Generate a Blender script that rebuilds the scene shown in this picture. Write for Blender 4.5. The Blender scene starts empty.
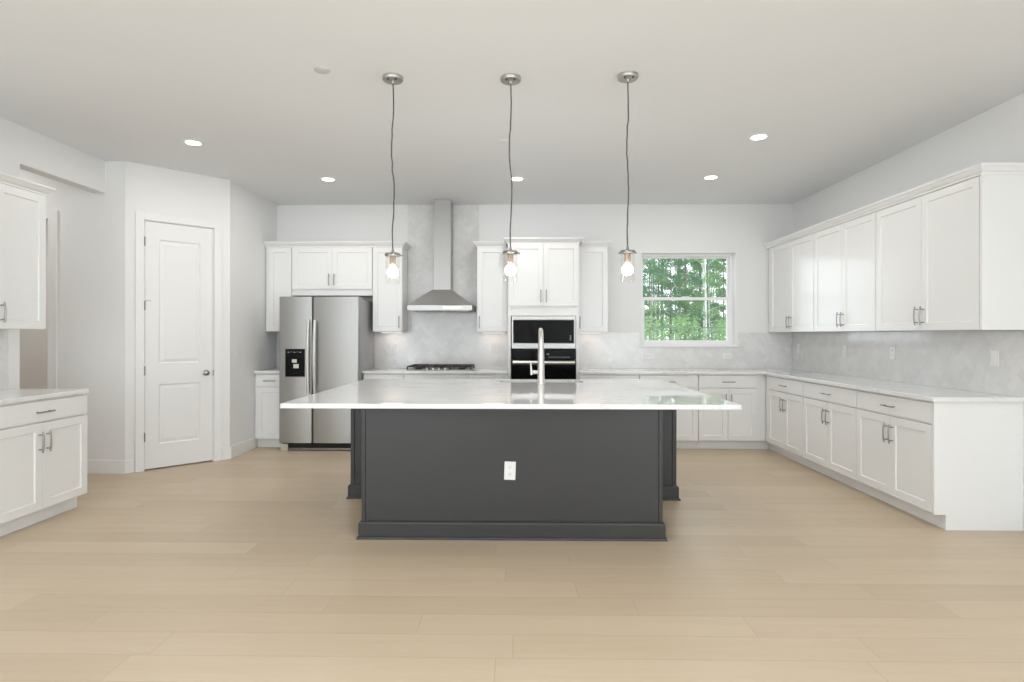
import bpy, bmesh, math, random
from mathutils import Vector, Matrix
PI = math.pi
SC = bpy.context.scene
COL = SC.collection
random.seed(7)

# ------------------------------------------------------------------ camera
cam_d = bpy.data.cameras.new('camera')
cam_d.sensor_width = 36.0
cam_d.lens = 573.18 / 1024 * 36.0
cam_d.shift_y = -6.0 / 1024
cam_d.clip_start = 0.05
cam_d.clip_end = 300
cam = bpy.data.objects.new('camera', cam_d)
COL.objects.link(cam)
cam.matrix_world = (Matrix.Translation((0, 0, 1.3363)) @ Matrix.Rotation(0.0134, 4, 'Z')
                    @ Matrix.Rotation(PI / 2, 4, 'X') @ Matrix.Rotation(0.0014, 4, 'Z'))
SC.camera = cam

# ------------------------------------------------------------------ world, exposure, big lights
SC.view_settings.view_transform = 'Standard'
SC.view_settings.look = 'None'
SC.view_settings.exposure = -0.04
SC.view_settings.gamma = 1.0
SC.view_settings.use_curve_mapping = False
W = bpy.data.worlds.new('overcast_sky')
SC.world = W
W.use_nodes = True
bg = W.node_tree.nodes['Background']
bg.inputs[0].default_value = (0.86, 0.94, 1.0, 1)
bg.inputs[1].default_value = 4.0


def area_light(name, loc, rot, sx, sy, power, color, parent=None, shape='RECTANGLE'):
    d = bpy.data.lights.new(name, 'AREA')
    d.shape = shape
    d.size = sx
    if shape in ('RECTANGLE', 'ELLIPSE'):
        d.size_y = sy
    d.energy = power
    d.color = color
    o = bpy.data.objects.new(name, d)
    COL.objects.link(o)
    o.location = loc
    o.rotation_euler = rot
    if parent:
        o.parent = parent
    return o


# added fill lights, out of view, in openings behind and beside the camera
FILL_COL = (0.83, 0.925, 1.0)
for xc in (-3.3, -1.35, 2.6):
    area_light('added_fill_light', (xc, -4.42, 1.25), (PI / 2 + 0.85, 0, 0), 1.6, 2.1, 9, FILL_COL)
area_light('added_fill_light', (-3.90, -2.75, 1.25), (PI / 2 + 0.6, 0, -PI / 2), 2.9, 2.1, 125, FILL_COL)
area_light('added_fill_light', (3.37, -2.75, 1.25), (PI / 2 + 0.6, 0, PI / 2), 2.9, 2.1, 95, FILL_COL)
# added overhead fill lights without fixtures, in a grid out of view
for yc in (2.2, -0.6, -3.2):
    for xc in (-2.4, 0.0, 2.1):
        area_light('added_overhead_fill', (xc, yc, 2.985), (0, 0, 0), 0.14, 0.14, 6.5, (0.93, 0.965, 1.0), None, 'DISK')


# ------------------------------------------------------------------ materials
def lin(r, g, b):
    f = lambda c: (c / 255 / 12.92) if c / 255 <= 0.04045 else ((c / 255 + 0.055) / 1.055) ** 2.4
    return (f(r), f(g), f(b), 1)


class NT:
    def __init__(self, name):
        self.m = bpy.data.materials.new(name)
        self.m.use_nodes = True
        self.t = self.m.node_tree
        self.b = self.t.nodes['Principled BSDF']
        self.out = self.t.nodes['Material Output']

    def n(self, typ, **kw):
        x = self.t.nodes.new(typ)
        for k, v in kw.items():
            setattr(x, k, v)
        return x

    def l(self, a, b):
        self.t.links.new(a, b)

    def math(self, op, a, b=None, c=None, clamp=False):
        x = self.n('ShaderNodeMath', operation=op, use_clamp=clamp)
        for i, v in enumerate((a, b, c)):
            if v is None:
                continue
            if isinstance(v, (int, float)):
                x.inputs[i].default_value = v
            else:
                self.l(v, x.inputs[i])
        return x.outputs[0]

    def mix(self, fac, a, b):
        x = self.n('ShaderNodeMix', data_type='RGBA')
        for s, v in ((x.inputs[0], fac), (x.inputs[6], a), (x.inputs[7], b)):
            if isinstance(v, (int, float)):
                s.default_value = v
            elif isinstance(v, tuple):
                s.default_value = v
            else:
                self.l(v, s)
        return x.outputs[2]

    def noise(self, scale, detail=3, vec=None, rough=0.5, stretch=None, dist=0.0):
        x = self.n('ShaderNodeTexNoise')
        x.inputs['Scale'].default_value = scale
        x.inputs['Detail'].default_value = detail
        x.inputs['Roughness'].default_value = rough
        x.inputs['Distortion'].default_value = dist
        if vec is None:
            vec = self.n('ShaderNodeTexCoord').outputs['Object']
        if stretch:
            mp = self.n('ShaderNodeMapping')
            mp.inputs['Scale'].default_value = stretch
            self.l(vec, mp.inputs[0])
            vec = mp.outputs[0]
        self.l(vec, x.inputs['Vector'])
        return x

    def bump(self, h, strength, dist=0.002):
        x = self.n('ShaderNodeBump')
        x.inputs['Strength'].default_value = strength
        x.inputs['Distance'].default_value = dist
        self.l(h, x.inputs['Height'])
        self.l(x.outputs[0], self.b.inputs['Normal'])

    def ramp(self, fac, stops):
        x = self.n('ShaderNodeValToRGB')
        e = x.color_ramp.elements
        while len(e) < len(stops):
            e.new(0.5)
        for el, (p, c) in zip(e, stops):
            el.position = p
            el.color = c
        self.l(fac, x.inputs[0])
        return x.outputs[0]

    def set(self, color=None, rough=None, metal=None, **kw):
        if color is not None:
            self.b.inputs['Base Color'].default_value = color
        if rough is not None:
            self.b.inputs['Roughness'].default_value = rough
        if metal is not None:
            self.b.inputs['Metallic'].default_value = metal
        for k, v in kw.items():
            self.b.inputs[k].default_value = v
        return self


def plain(name, color, rough=0.5, metal=0.0, var=0.02, scale=6.0, **kw):
    t = NT(name).set(color, rough, metal, **kw)
    nz = t.noise(scale, 2)
    dark = tuple(c * (1 - var) for c in color[:3]) + (1,)
    lite = tuple(min(1, c * (1 + var)) for c in color[:3]) + (1,)
    t.l(t.mix(nz.outputs[0], dark, lite), t.b.inputs['Base Color'])
    return t.m


def painted_wall(name, color):
    t = NT(name).set(color, 0.75)
    nz = t.noise(140, 3)
    t.bump(nz.outputs[0], 0.12, 0.001)
    return t.m


def steel(name, color, rough, stretch=(220, 220, 2.0), strength=0.03):
    t = NT(name).set(color, rough, 1.0)
    nz = t.noise(1.0, 3, stretch=stretch)
    r = t.math('MULTIPLY_ADD', nz.outputs[0], 0.12, rough - 0.06)
    t.l(r, t.b.inputs['Roughness'])
    t.bump(nz.outputs[0], strength, 0.001)
    return t.m


def quartz(name, base, vein, rough=0.035, scale=0.9, amount=0.55):
    t = NT(name).set(base, rough)
    nz = t.noise(scale, 6, rough=0.62, dist=1.1)
    band = t.math('ABSOLUTE', t.math('SUBTRACT', nz.outputs[0], 0.5))
    v = t.math('SUBTRACT', 1.0, t.math('DIVIDE', band, 0.018), clamp=True)
    n2 = t.noise(1.7, 3)
    v = t.math('MULTIPLY', v, t.math('MULTIPLY_ADD', n2.outputs[0], 2.2, -0.75, clamp=True))
    cloud = t.noise(2.2, 4)
    base2 = t.mix(cloud.outputs[0], base, tuple(c * 0.95 for c in base[:3]) + (1,))
    t.l(t.mix(t.math('MULTIPLY', v, amount), base2, vein), t.b.inputs['Base Color'])
    return t.m


def wood_floor(name):
    t = NT(name).set(rough=0.36)
    t.b.inputs['Specular IOR Level'].default_value = 0.35
    co = t.n('ShaderNodeTexCoord').outputs['Object']
    sp = t.n('ShaderNodeSeparateXYZ')
    t.l(co, sp.inputs[0])
    PW, PL = 0.184, 1.52
    v = t.math('DIVIDE', t.math('SUBTRACT', sp.outputs[1], 2.37 - 20 * PW), PW)
    row = t.math('FLOOR', v)
    fv = t.math('SUBTRACT', v, row)
    wn = t.n('ShaderNodeTexWhiteNoise', noise_dimensions='1D')
    t.l(row, wn.inputs['W'])
    u = t.math('ADD', t.math('DIVIDE', sp.outputs[0], PL), t.math('MULTIPLY', wn.outputs['Value'], 7.31))
    idx = t.math('FLOOR', u)
    fu = t.math('SUBTRACT', u, idx)
    cb = t.n('ShaderNodeCombineXYZ')
    t.l(row, cb.inputs[0])
    t.l(idx, cb.inputs[1])
    wn2 = t.n('ShaderNodeTexWhiteNoise', noise_dimensions='3D')
    t.l(cb.outputs[0], wn2.inputs['Vector'])
    rnd = wn2.outputs['Value']
    # grain, shifted plank by plank
    sh = t.n('ShaderNodeVectorMath', operation='ADD')
    t.l(co, sh.inputs[0])
    sc = t.n('ShaderNodeVectorMath', operation='SCALE')
    t.l(wn2.outputs['Color'], sc.inputs[0])
    sc.inputs['Scale'].default_value = 30
    t.l(sc.outputs[0], sh.inputs[1])
    g1 = t.noise(1.0, 5, vec=sh.outputs[0], stretch=(1.3, 16, 1), rough=0.6, dist=0.6)
    g2 = t.noise(1.0, 4, vec=sh.outputs[0], stretch=(4, 90, 1), rough=0.6)
    g3 = t.noise(1.0, 2, vec=sh.outputs[0], stretch=(0.9, 2.2, 1))
    tone = t.math('ADD', t.math('MULTIPLY', rnd, 0.44), t.math('MULTIPLY', g1.outputs[0], 0.62))
    tone = t.math('ADD', tone, t.math('MULTIPLY', g2.outputs[0], 0.22))
    tone = t.math('ADD', tone, t.math('MULTIPLY', g3.outputs[0], 0.2))
    tone = t.math('SUBTRACT', tone, 0.24, clamp=True)
    col = t.ramp(tone, [(0.0, FLOOR_D), (0.5, FLOOR_M), (1.0, FLOOR_L)])
    # occasional knots
    kn = t.noise(1.0, 2, vec=sh.outputs[0], stretch=(2.1, 6.5, 1), dist=0.4)
    k = t.math('MULTIPLY', t.math('SUBTRACT', kn.outputs[0], 0.73, clamp=True), 4.0, clamp=True)
    col = t.mix(k, col, FLOOR_K)
    du = t.math('MULTIPLY', t.math('MINIMUM', fu, t.math('SUBTRACT', 1.0, fu)), PL)
    dv = t.math('MULTIPLY', t.math('MINIMUM', fv, t.math('SUBTRACT', 1.0, fv)), PW)
    gap = t.math('SUBTRACT', 1.0, t.math('DIVIDE', t.math('MINIMUM', du, dv), 0.0022), clamp=True)
    col = t.mix(t.math('MULTIPLY', gap, 0.5), col, FLOOR_G)
    t.l(col, t.b.inputs['Base Color'])
    hgt = t.math('SUBTRACT', t.math('MULTIPLY', g2.outputs[0], 0.15), gap)
    t.bump(hgt, 0.25, 0.001)
    return t.m


def tile_mat(name):
    t = NT(name).set(rough=0.13)
    at = t.n('ShaderNodeAttribute', attribute_name='tone')
    nz = t.noise(2.6, 5, dist=0.9, rough=0.6)
    band = t.math('ABSOLUTE', t.math('SUBTRACT', nz.outputs[0], 0.5))
    v = t.math('SUBTRACT', 1.0, t.math('DIVIDE', band, 0.05), clamp=True)
    c = t.mix(at.outputs['Fac'], TILE_D, TILE_L)
    t.l(t.mix(t.math('MULTIPLY', v, 0.28), c, TILE_V), t.b.inputs['Base Color'])
    return t.m


def clear_glass(name, tint=(1, 1, 1, 1), k=1.0):
    t = NT(name)
    t.t.nodes.remove(t.b)
    tr = t.n('ShaderNodeBsdfTransparent')
    tr.inputs[0].default_value = tint
    gl = t.n('ShaderNodeBsdfGlossy')
    gl.inputs['Roughness'].default_value = 0.02
    fr = t.n('ShaderNodeFresnel')
    fr.inputs['IOR'].default_value = 1.5
    mx = t.n('ShaderNodeMixShader')
    t.l(t.math('MULTIPLY', fr.outputs[0], k, clamp=True), mx.inputs[0])
    t.l(tr.outputs[0], mx.inputs[1])
    t.l(gl.outputs[0], mx.inputs[2])
    t.l(mx.outputs[0], t.out.inputs[0])
    return t.m


def emission(name, color, strength):
    t = NT(name).set((0.9, 0.9, 0.9, 1), 0.4)
    t.b.inputs['Emission Color'].default_value = color
    t.b.inputs['Emission Strength'].default_value = strength
    return t.m


def leafy(name, c1, c2):
    t = NT(name)
    t.t.nodes.remove(t.b)
    nz = t.noise(0.9, 3)
    c = t.mix(nz.outputs[0], c1, c2)
    d = t.n('ShaderNodeBsdfDiffuse')
    r = t.n('ShaderNodeBsdfTranslucent')
    t.l(c, d.inputs[0])
    t.l(c, r.inputs[0])
    mx = t.n('ShaderNodeMixShader')
    mx.inputs[0].default_value = 0.45
    t.l(d.outputs[0], mx.inputs[1])
    t.l(r.outputs[0], mx.inputs[2])
    t.l(mx.outputs[0], t.out.inputs[0])
    return t.m


FLOOR_D = (0.52, 0.405, 0.283, 1)
FLOOR_M = (0.60, 0.478, 0.339, 1)
FLOOR_L = (0.67, 0.548, 0.40, 1)
FLOOR_K = (0.42, 0.31, 0.21, 1)
FLOOR_G = (0.26, 0.19, 0.13, 1)
TILE_D = (0.765, 0.757, 0.745, 1)
TILE_L = (0.83, 0.823, 0.812, 1)
TILE_V = (0.66, 0.65, 0.635, 1)

M = {}
M['wall'] = painted_wall('wall_paint', (0.85, 0.848, 0.84, 1))
M['ceiling'] = painted_wall('ceiling_paint', (0.855, 0.866, 0.878, 1))
M['trim'] = plain('trim_paint', (0.87, 0.868, 0.86, 1), 0.38, var=0.01)
M['cabinet'] = plain('cabinet_paint', (0.87, 0.868, 0.86, 1), 0.22, var=0.008)
M['door'] = plain('door_paint', (0.86, 0.858, 0.85, 1), 0.36, var=0.01)
M['charcoal'] = plain('charcoal_paint', (0.038, 0.038, 0.039, 1), 0.38, var=0.10, scale=2.2)
M['floor'] = wood_floor('oak_planks')
M['quartz'] = quartz('white_quartz', (0.87, 0.868, 0.86, 1), (0.47, 0.46, 0.44, 1))
M['tile'] = tile_mat('marble_tile')
M['grout'] = plain('grout', (0.72, 0.71, 0.695, 1), 0.8)
M['steel'] = steel('brushed_steel', (0.43, 0.425, 0.415, 1), 0.43)
M['steel_h'] = steel('brushed_steel_sideways', (0.40, 0.395, 0.38, 1), 0.34, stretch=(2, 2, 260))
M['steel_c'] = steel('hood_steel', (0.62, 0.61, 0.59, 1), 0.38, stretch=(2, 2, 260))
M['nickel'] = plain('satin_nickel', (0.33, 0.32, 0.305, 1), 0.28, 1.0)
M['nickel_l'] = plain('light_nickel', (0.70, 0.69, 0.66, 1), 0.36, 1.0)
M['chrome'] = plain('polished_chrome', (0.80, 0.79, 0.77, 1), 0.12, 1.0)
M['fridge_side'] = plain('fridge_side_grey', (0.43, 0.43, 0.44, 1), 0.45, var=0.02)
M['black_glass'] = plain('black_glass', (0.006, 0.006, 0.007, 1), 0.05, var=0.0)
M['black_glass'].node_tree.nodes['Principled BSDF'].inputs['Specular IOR Level'].default_value = 0.12
M['black'] = plain('black_plastic', (0.006, 0.006, 0.007, 1), 0.22)
M['black'].node_tree.nodes['Principled BSDF'].inputs['Specular IOR Level'].default_value = 0.15
M['iron'] = plain('cast_iron', (0.035, 0.030, 0.026, 1), 0.55, var=0.2, scale=40)
M['dark'] = plain('dark_gap', (0.02, 0.018, 0.017, 1), 0.8)
M['plastic'] = plain('white_plastic', (0.86, 0.86, 0.84, 1), 0.3, var=0.005)
M['vinyl'] = plain('white_vinyl', (0.93, 0.93, 0.93, 1), 0.35, var=0.005)
M['glass'] = clear_glass('window_glass')
M['shade'] = clear_glass('lamp_glass', (0.99, 0.985, 0.98, 1), 0.12)
M['bulb'] = emission('bulb_glow', (1.0, 0.93, 0.84, 1), 75)
M['lens'] = emission('downlight_glow', (1.0, 0.93, 0.82, 1), 12)
M['led'] = emission('led_strip_glow', (1.0, 0.84, 0.70, 1), 4)
M['display'] = emission('display_digits', (0.75, 0.85, 1.0, 1), 0.05)
M['display'].node_tree.nodes['Principled BSDF'].inputs['Base Color'].default_value = (0.30, 0.31, 0.33, 1)
M['canopy'] = plain('canopy_nickel', (0.50, 0.49, 0.475, 1), 0.42, 1.0)
M['socket'] = plain('socket_bronze', (0.30, 0.24, 0.19, 1), 0.6)
M['cord'] = plain('cord_grey', (0.07, 0.065, 0.06, 1), 0.5)
M['leaf_a'] = leafy('pine_needles', (0.05, 0.14, 0.07, 1), (0.23, 0.42, 0.24, 1))
M['leaf_b'] = leafy('broad_leaves', (0.09, 0.20, 0.075, 1), (0.34, 0.50, 0.24, 1))
M['bark'] = plain('pine_bark', (0.17, 0.15, 0.135, 1), 0.9, var=0.35, scale=5)
M['bark_l'] = plain('pale_bark', (0.55, 0.54, 0.52, 1), 0.9, var=0.25, scale=5)
M['soil'] = plain('forest_soil', (0.20, 0.21, 0.10, 1), 0.95, var=0.3)
M['fence'] = plain('black_metal', (0.10, 0.12, 0.11, 1), 0.5)


# ------------------------------------------------------------------ mesh helpers
class MB:
    def __init__(self):
        self.bm = bmesh.new()

    def box(self, x0, x1, y0, y1, z0, z1):
        if x0 > x1: x0, x1 = x1, x0
        if y0 > y1: y0, y1 = y1, y0
        if z0 > z1: z0, z1 = z1, z0
        v = [self.bm.verts.new(p) for p in ((x0, y0, z0), (x1, y0, z0), (x1, y1, z0), (x0, y1, z0),
                                            (x0, y0, z1), (x1, y0, z1), (x1, y1, z1), (x0, y1, z1))]
        for f in ((3, 2, 1, 0), (4, 5, 6, 7), (0, 1, 5, 4), (1, 2, 6, 5), (2, 3, 7, 6), (3, 0, 4, 7)):
            self.bm.faces.new([v[i] for i in f])
        return self

    def rings(self, rings, cap0=True, cap1=True, closed=True):
        vs = [[self.bm.verts.new(p) for p in r] for r in rings]
        n = len(vs[0])
        for a, b in zip(vs, vs[1:]):
            for i in range(n if closed else n - 1):
                j = (i + 1) % n
                self.bm.faces.new((a[i], a[j], b[j], b[i]))
        if cap0:
            self.bm.faces.new(list(reversed(vs[0])))
        if cap1:
            self.bm.faces.new(vs[-1])
        return self

    def lathe(self, prof, c=(0, 0, 0), seg=24, cap0=True, cap1=True, axis='Z'):
        R = []
        for r, z in prof:
            ring = []
            for k in range(seg):
                a = 2 * PI * k / seg
                p = (r * math.cos(a), r * math.sin(a), z)
                if axis == 'Y':
                    p = (p[0], z, p[1])
                elif axis == 'X':
                    p = (z, p[0], p[1])
                ring.append((c[0] + p[0], c[1] + p[1], c[2] + p[2]))
            R.append(ring)
        return self.rings(R, cap0, cap1)

    def tube(self, pts, r, seg=10, caps=True):
        pts = [Vector(p) for p in pts]
        rs = r if isinstance(r, (list, tuple)) else [r] * len(pts)
        R = []
        u = None
        for i, p in enumerate(pts):
            d = (pts[min(i + 1, len(pts) - 1)] - pts[max(i - 1, 0)]).normalized()
            if u is None:
                u = d.orthogonal().normalized()
            else:
                u = (u - d * u.dot(d)).normalized()
            w = d.cross(u)
            R.append([p + (u * math.cos(2 * PI * k / seg) + w * math.sin(2 * PI * k / seg)) * rs[i] for k in range(seg)])
        return self.rings(R, caps, caps)

    def prism(self, poly, z0, z1):
        return self.rings([[(x, y, z0) for x, y in poly], [(x, y, z1) for x, y in poly]])

    def sweep(self, prof, path):
        """prof: (out, up) pairs, path: list of ((x,y), (nx,ny)) with the outward direction at each corner."""
        R = []
        for (x, y), (nx, ny) in path:
            R.append([(x + nx * o, y + ny * o, z) for o, z in prof])
        return self.rings(R)

    def build(self, name, mat, parent=None, bevel=0.0, smooth=False, seg=2, loc=None, rotz=0.0):
        bm = self.bm
        bmesh.ops.recalc_face_normals(bm, faces=bm.faces)
        if bevel:
            es = [e for e in bm.edges if len(e.link_faces) == 2 and e.calc_face_angle(0) > 0.6]
            bmesh.ops.bevel(bm, geom=es, offset=bevel, segments=seg, profile=0.5, affect='EDGES', clamp_overlap=True)
        me = bpy.data.meshes.new(name)
        bm.to_mesh(me)
        bm.free()
        me.materials.append(M[mat] if isinstance(mat, str) else mat)
        if smooth:
            me.shade_smooth()
            me.set_sharp_from_angle(angle=0.7)
        o = bpy.data.objects.new(name, me)
        COL.objects.link(o)
        if parent:
            o.parent = parent
        if loc:
            o.location = loc
        o.rotation_euler = (0, 0, rotz)
        return o


def tag(o, label=None, cat=None, group=None, kind=None):
    if label: o['label'] = label
    if cat: o['category'] = cat
    if group: o['group'] = group
    if kind: o['kind'] = kind
    return o


def thing(name, label, cat, loc=(0, 0, 0), rotz=0.0, group=None):
    o = bpy.data.objects.new(name, None)
    o.empty_display_size = 0.1
    COL.objects.link(o)
    o.location = loc
    o.rotation_euler = (0, 0, rotz)
    return tag(o, label, cat, group)


def struct(mb, name, mat, label=None, cat=None, **kw):
    return tag(mb.build(name, mat, **kw), label, cat, kind='structure')


def copy_tree(o, parent=None):
    c = o.copy()
    COL.objects.link(c)
    if parent:
        c.parent = parent
    for ch in [x for x in bpy.data.objects if x.parent == o and x != c]:
        copy_tree(ch, c)
    return c


# ------------------------------------------------------------------ room shell
CEIL = 3.0
YB = 7.308          # back wall
XR = 3.453          # right wall
XL = -3.98          # left wall
XS = -3.1156        # short side wall beside the fridge run
XQ, YQ = -3.786, 5.451   # pantry corner
YP = YQ + (XS - XQ)
YH = 4.51           # end of the left wall, start of the passage
YR = -4.5           # rear wall
HDR = 2.695
WX0, WX1, WZ0, WZ1 = 1.545, 2.739, 1.205, 2.386   # kitchen window opening
T = 0.19

struct(MB().box(-6.6, XR + 0.1, YR - 0.1, YB + 0.02, -0.05, 0.0), 'floor', 'floor', 'light oak plank floor', 'floor')
struct(MB().box(-6.6, XR + 0.1, YR - 0.1, YB + T, CEIL, CEIL + 0.1), 'ceiling', 'ceiling', 'flat white ceiling', 'ceiling')
m = MB()
m.box(XS - 0.1, WX0, YB, YB + T, 0, CEIL).box(WX1, XR + 0.1, YB, YB + T, 0, CEIL)
m.box(WX0, WX1, YB, YB + T, 0, WZ0).box(WX0, WX1, YB, YB + T, WZ1, CEIL)
struct(m, 'wall_back', 'wall', 'white back wall with the window', 'wall')
def side_wall(mb, x0, x1, y1):
    for ya, yb in ((YR, -4.25), (-1.25, y1)):
        mb.box(x0, x1, ya, yb, 0, CEIL)
    for ya, yb in ((-4.25, -1.25),):  # opening added out of view for the side fill light
        mb.box(x0, x1, ya, yb, 2.4, CEIL)
    return mb


struct(side_wall(MB(), XR, XR + 0.1, YB), 'wall_right', 'wall', 'white right wall', 'wall')
m = side_wall(MB(), XL - 0.12, XL, YH).box(XL - 0.12, XL, YH, YQ, HDR, CEIL)
struct(m, 'wall_left', 'wall', 'white left wall with the dropped header over the passage', 'wall')
struct(MB().prism([(XS, YP), (XS, YB), (XS - 0.1, YB), (XS - 0.1, YP + 0.04)], 0, CEIL), 'wall_side', 'wall',
       'short white wall beside the fridge run', 'wall')
# pantry wall, 45 degrees, with its door opening
D = Vector((XS - XQ, YP - YQ, 0))
LEN = D.length
D.normalize()
ANG = math.atan2(D.y, D.x)
DS, DE, DH = 0.158, 0.785, 2.455


def pantry(mb, name, mat, **kw):
    return mb.build(name, mat, loc=(XQ, YQ, 0), rotz=ANG, **kw)


m = MB().box(0, DS, 0, 0.1, 0, CEIL).box(DE, LEN, 0, 0.1, 0, CEIL).box(DS, DE, 0, 0.1, DH, CEIL)
tag(pantry(m, 'wall_pantry', 'wall'), 'white angled pantry wall', 'wall', kind='structure')
# passage: frontal wall with a cased doorway and a dim room beyond
HX0, HX1 = -5.3, -4.52
m = MB().box(XQ, HX1, YQ, YQ + 0.1, 0, CEIL).box(HX1, HX0, YQ, YQ + 0.1, 2.45, CEIL).box(HX0, -6.5, YQ, YQ + 0.1, 0, CEIL)
struct(m, 'wall_hall', 'wall', 'white wall at the end of the passage', 'wall')
m = MB().box(-6.6, -6.5, YR, YB, 0, CEIL)
m.box(-6.6, XL - 0.12, YH - 0.12, YH, 0, CEIL)
m.box(-6.6, XS - 0.1, YB, YB + 0.1, 0, CEIL)
struct(m, 'wall_passage', 'wall', 'walls round the dim passage', 'wall')
# doorway casing in the passage
m = MB().box(HX1 - 0.005, HX1 + 0.085, YQ - 0.018, YQ, 0, 2.53).box(HX0 - 0.085, HX0 + 0.005, YQ - 0.018, YQ, 0, 2.53)
m.box(HX0 + 0.005, HX1 - 0.005, YQ - 0.018, YQ, 2.445, 2.53)
struct(m, 'trim_2', 'trim', 'white casing round the passage doorway', 'casing', bevel=0.004)
# rear wall of the living area with three tall openings added for the fill light (behind the camera)
m = MB()
xs = [(-6.6, -4.15), (-2.45, -2.2), (-0.5, 1.75), (3.4, XR + 0.1)]
for a, b in xs:
    m.box(a, b, YR - 0.1, YR, 0, CEIL)
m.box(-4.15, -2.45, YR - 0.1, YR, 2.45, CEIL).box(-2.2, -0.5, YR - 0.1, YR, 2.45, CEIL).box(1.75, 3.4, YR - 0.1, YR, 2.45, CEIL)
struct(m, 'wall_rear', 'wall', 'rear wall of the living area', 'wall')

# baseboards
BH, BT = 0.132, 0.016


def base_profile_box(mb, x0, x1, y0, y1):
    return mb.box(x0, x1, y0, y1, 0, BH)


struct(MB().box(XQ + 0.004, HX1 + 0.086, YQ - BT, YQ, 0, BH), 'baseboard_hall', 'trim', 'white baseboard of the passage wall', 'baseboard', bevel=0.005)
m = MB().box(-0.006, DS - 0.082, -BT, 0, 0, BH).box(DE + 0.082, LEN + 0.006, -BT, 0, 0, BH)
tag(pantry(m, 'baseboard_pantry', 'trim', bevel=0.005), 'white baseboard of the pantry wall', 'baseboard', kind='structure')
struct(MB().box(XS, XS + BT, YP - 0.004, 6.705, 0, BH), 'baseboard_side', 'trim', 'white baseboard of the side wall', 'baseboard', bevel=0.005)
struct(MB().box(XR - BT, XR, -1.25, 3.93, 0, BH), 'baseboard_right', 'trim', 'white baseboard of the right wall', 'baseboard', bevel=0.005)
struct(MB().box(XL, XL + BT, -1.25, 3.5, 0, BH), 'baseboard_left', 'trim', 'white baseboard of the left wall', 'baseboard', bevel=0.005)
# pantry door casing
m = MB()
for a, b in ((DS - 0.078, DS - 0.006), (DE + 0.006, DE + 0.078)):
    m.box(a, b, -0.018, 0, 0, DH + 0.072)
m.box(DS - 0.006, DE + 0.006, -0.018, 0, DH + 0.004, DH + 0.072)
m.box(DS, DS + 0.004, 0, 0.1, 0, DH).box(DE - 0.004, DE, 0, 0.1, 0, DH).box(DS, DE, 0, 0.1, DH - 0.004, DH)
tag(pantry(m, 'trim_1', 'trim', bevel=0.004), 'white casing round the pantry door', 'casing', kind='structure')


# ------------------------------------------------------------------ panelled fronts
def panel_front(w, h, t, holes, steps, x0=0.0, z0=0.0):
    """Board with recessed panels. Front faces -y at y=-t; back at y=0. holes: (x0,x1,z0,z1);
    steps: (inset, y) pairs walked inwards from the hole edge."""
    mb = MB()
    bm = mb.bm
    xs = sorted({0, w} | {a for hh in holes for a in hh[:2]})
    zs = sorted({0, h} | {a for hh in holes for a in hh[2:]})
    V = {}

    def vert(x, y, z):
        k = (round(x, 5), round(y, 5), round(z, 5))
        if k not in V:
            V[k] = bm.verts.new((x + x0, y, z + z0))
        return V[k]
    ho = {(round(a[0], 5), round(a[2], 5)) for a in holes}
    for i in range(len(xs) - 1):
        for j in range(len(zs) - 1):
            if (round(xs[i], 5), round(zs[j], 5)) in ho:
                continue
            bm.faces.new((vert(xs[i], -t, zs[j]), vert(xs[i + 1], -t, zs[j]), vert(xs[i + 1], -t, zs[j + 1]), vert(xs[i], -t, zs[j + 1])))
    for a0, a1, b0, b1 in holes:
        prev = [vert(a0, -t, b0), vert(a1, -t, b0), vert(a1, -t, b1), vert(a0, -t, b1)]
        for ins, y in steps:
            cur = [vert(a0 + ins, y, b0 + ins), vert(a1 - ins, y, b0 + ins), vert(a1 - ins, y, b1 - ins), vert(a0 + ins, y, b1 - ins)]
            for k in range(4):
                bm.faces.new((prev[k], prev[(k + 1) % 4], cur[(k + 1) % 4], cur[k]))
            prev = cur
        bm.faces.new(prev)
    # sides and back
    for i in range(len(xs) - 1):
        for z in (0, h):
            bm.faces.new((vert(xs[i], -t, z), vert(xs[i + 1], -t, z), vert(xs[i + 1], 0, z), vert(xs[i], 0, z)))
    for j in range(len(zs) - 1):
        for x in (0, w):
            bm.faces.new((vert(x, -t, zs[j]), vert(x, -t, zs[j + 1]), vert(x, 0, zs[j + 1]), vert(x, 0, zs[j])))
    for i in range(len(xs) - 1):
        for j in range(len(zs) - 1):
            bm.faces.new((vert(xs[i], 0, zs[j]), vert(xs[i], 0, zs[j + 1]), vert(xs[i + 1], 0, zs[j + 1]), vert(xs[i + 1], 0, zs[j])))
    return mb


RAIL = 0.058


def shaker(w, h, x0, z0, t=0.02):
    r = min(RAIL, w * 0.3)
    return panel_front(w, h, t, [(r, w - r, r, h - r)], [(0.004, -t + 0.0095)], x0, z0)


def pull(x, z, vertical, length=0.146, y=-0.02):
    """Slim bar pull on two posts, gently bowed."""
    mb = MB()
    h = length / 2
    pts = []
    for k in range(9):
        s = -1 + k / 4
        off = -0.028 - 0.007 * (1 - s * s)
        pts.append((x, y + off, z + s * h) if vertical else (x + s * h, y + off, z))
    mb.tube(pts, 0.0052, 10)
    for s in (-0.7, 0.7):
        p = (x, y, z + s * h) if vertical else (x + s * h, y, z)
        q = (p[0], y - 0.030, p[2])
        mb.tube([p, q], 0.0045, 8)
    return mb


GAP = 0.0035


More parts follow.
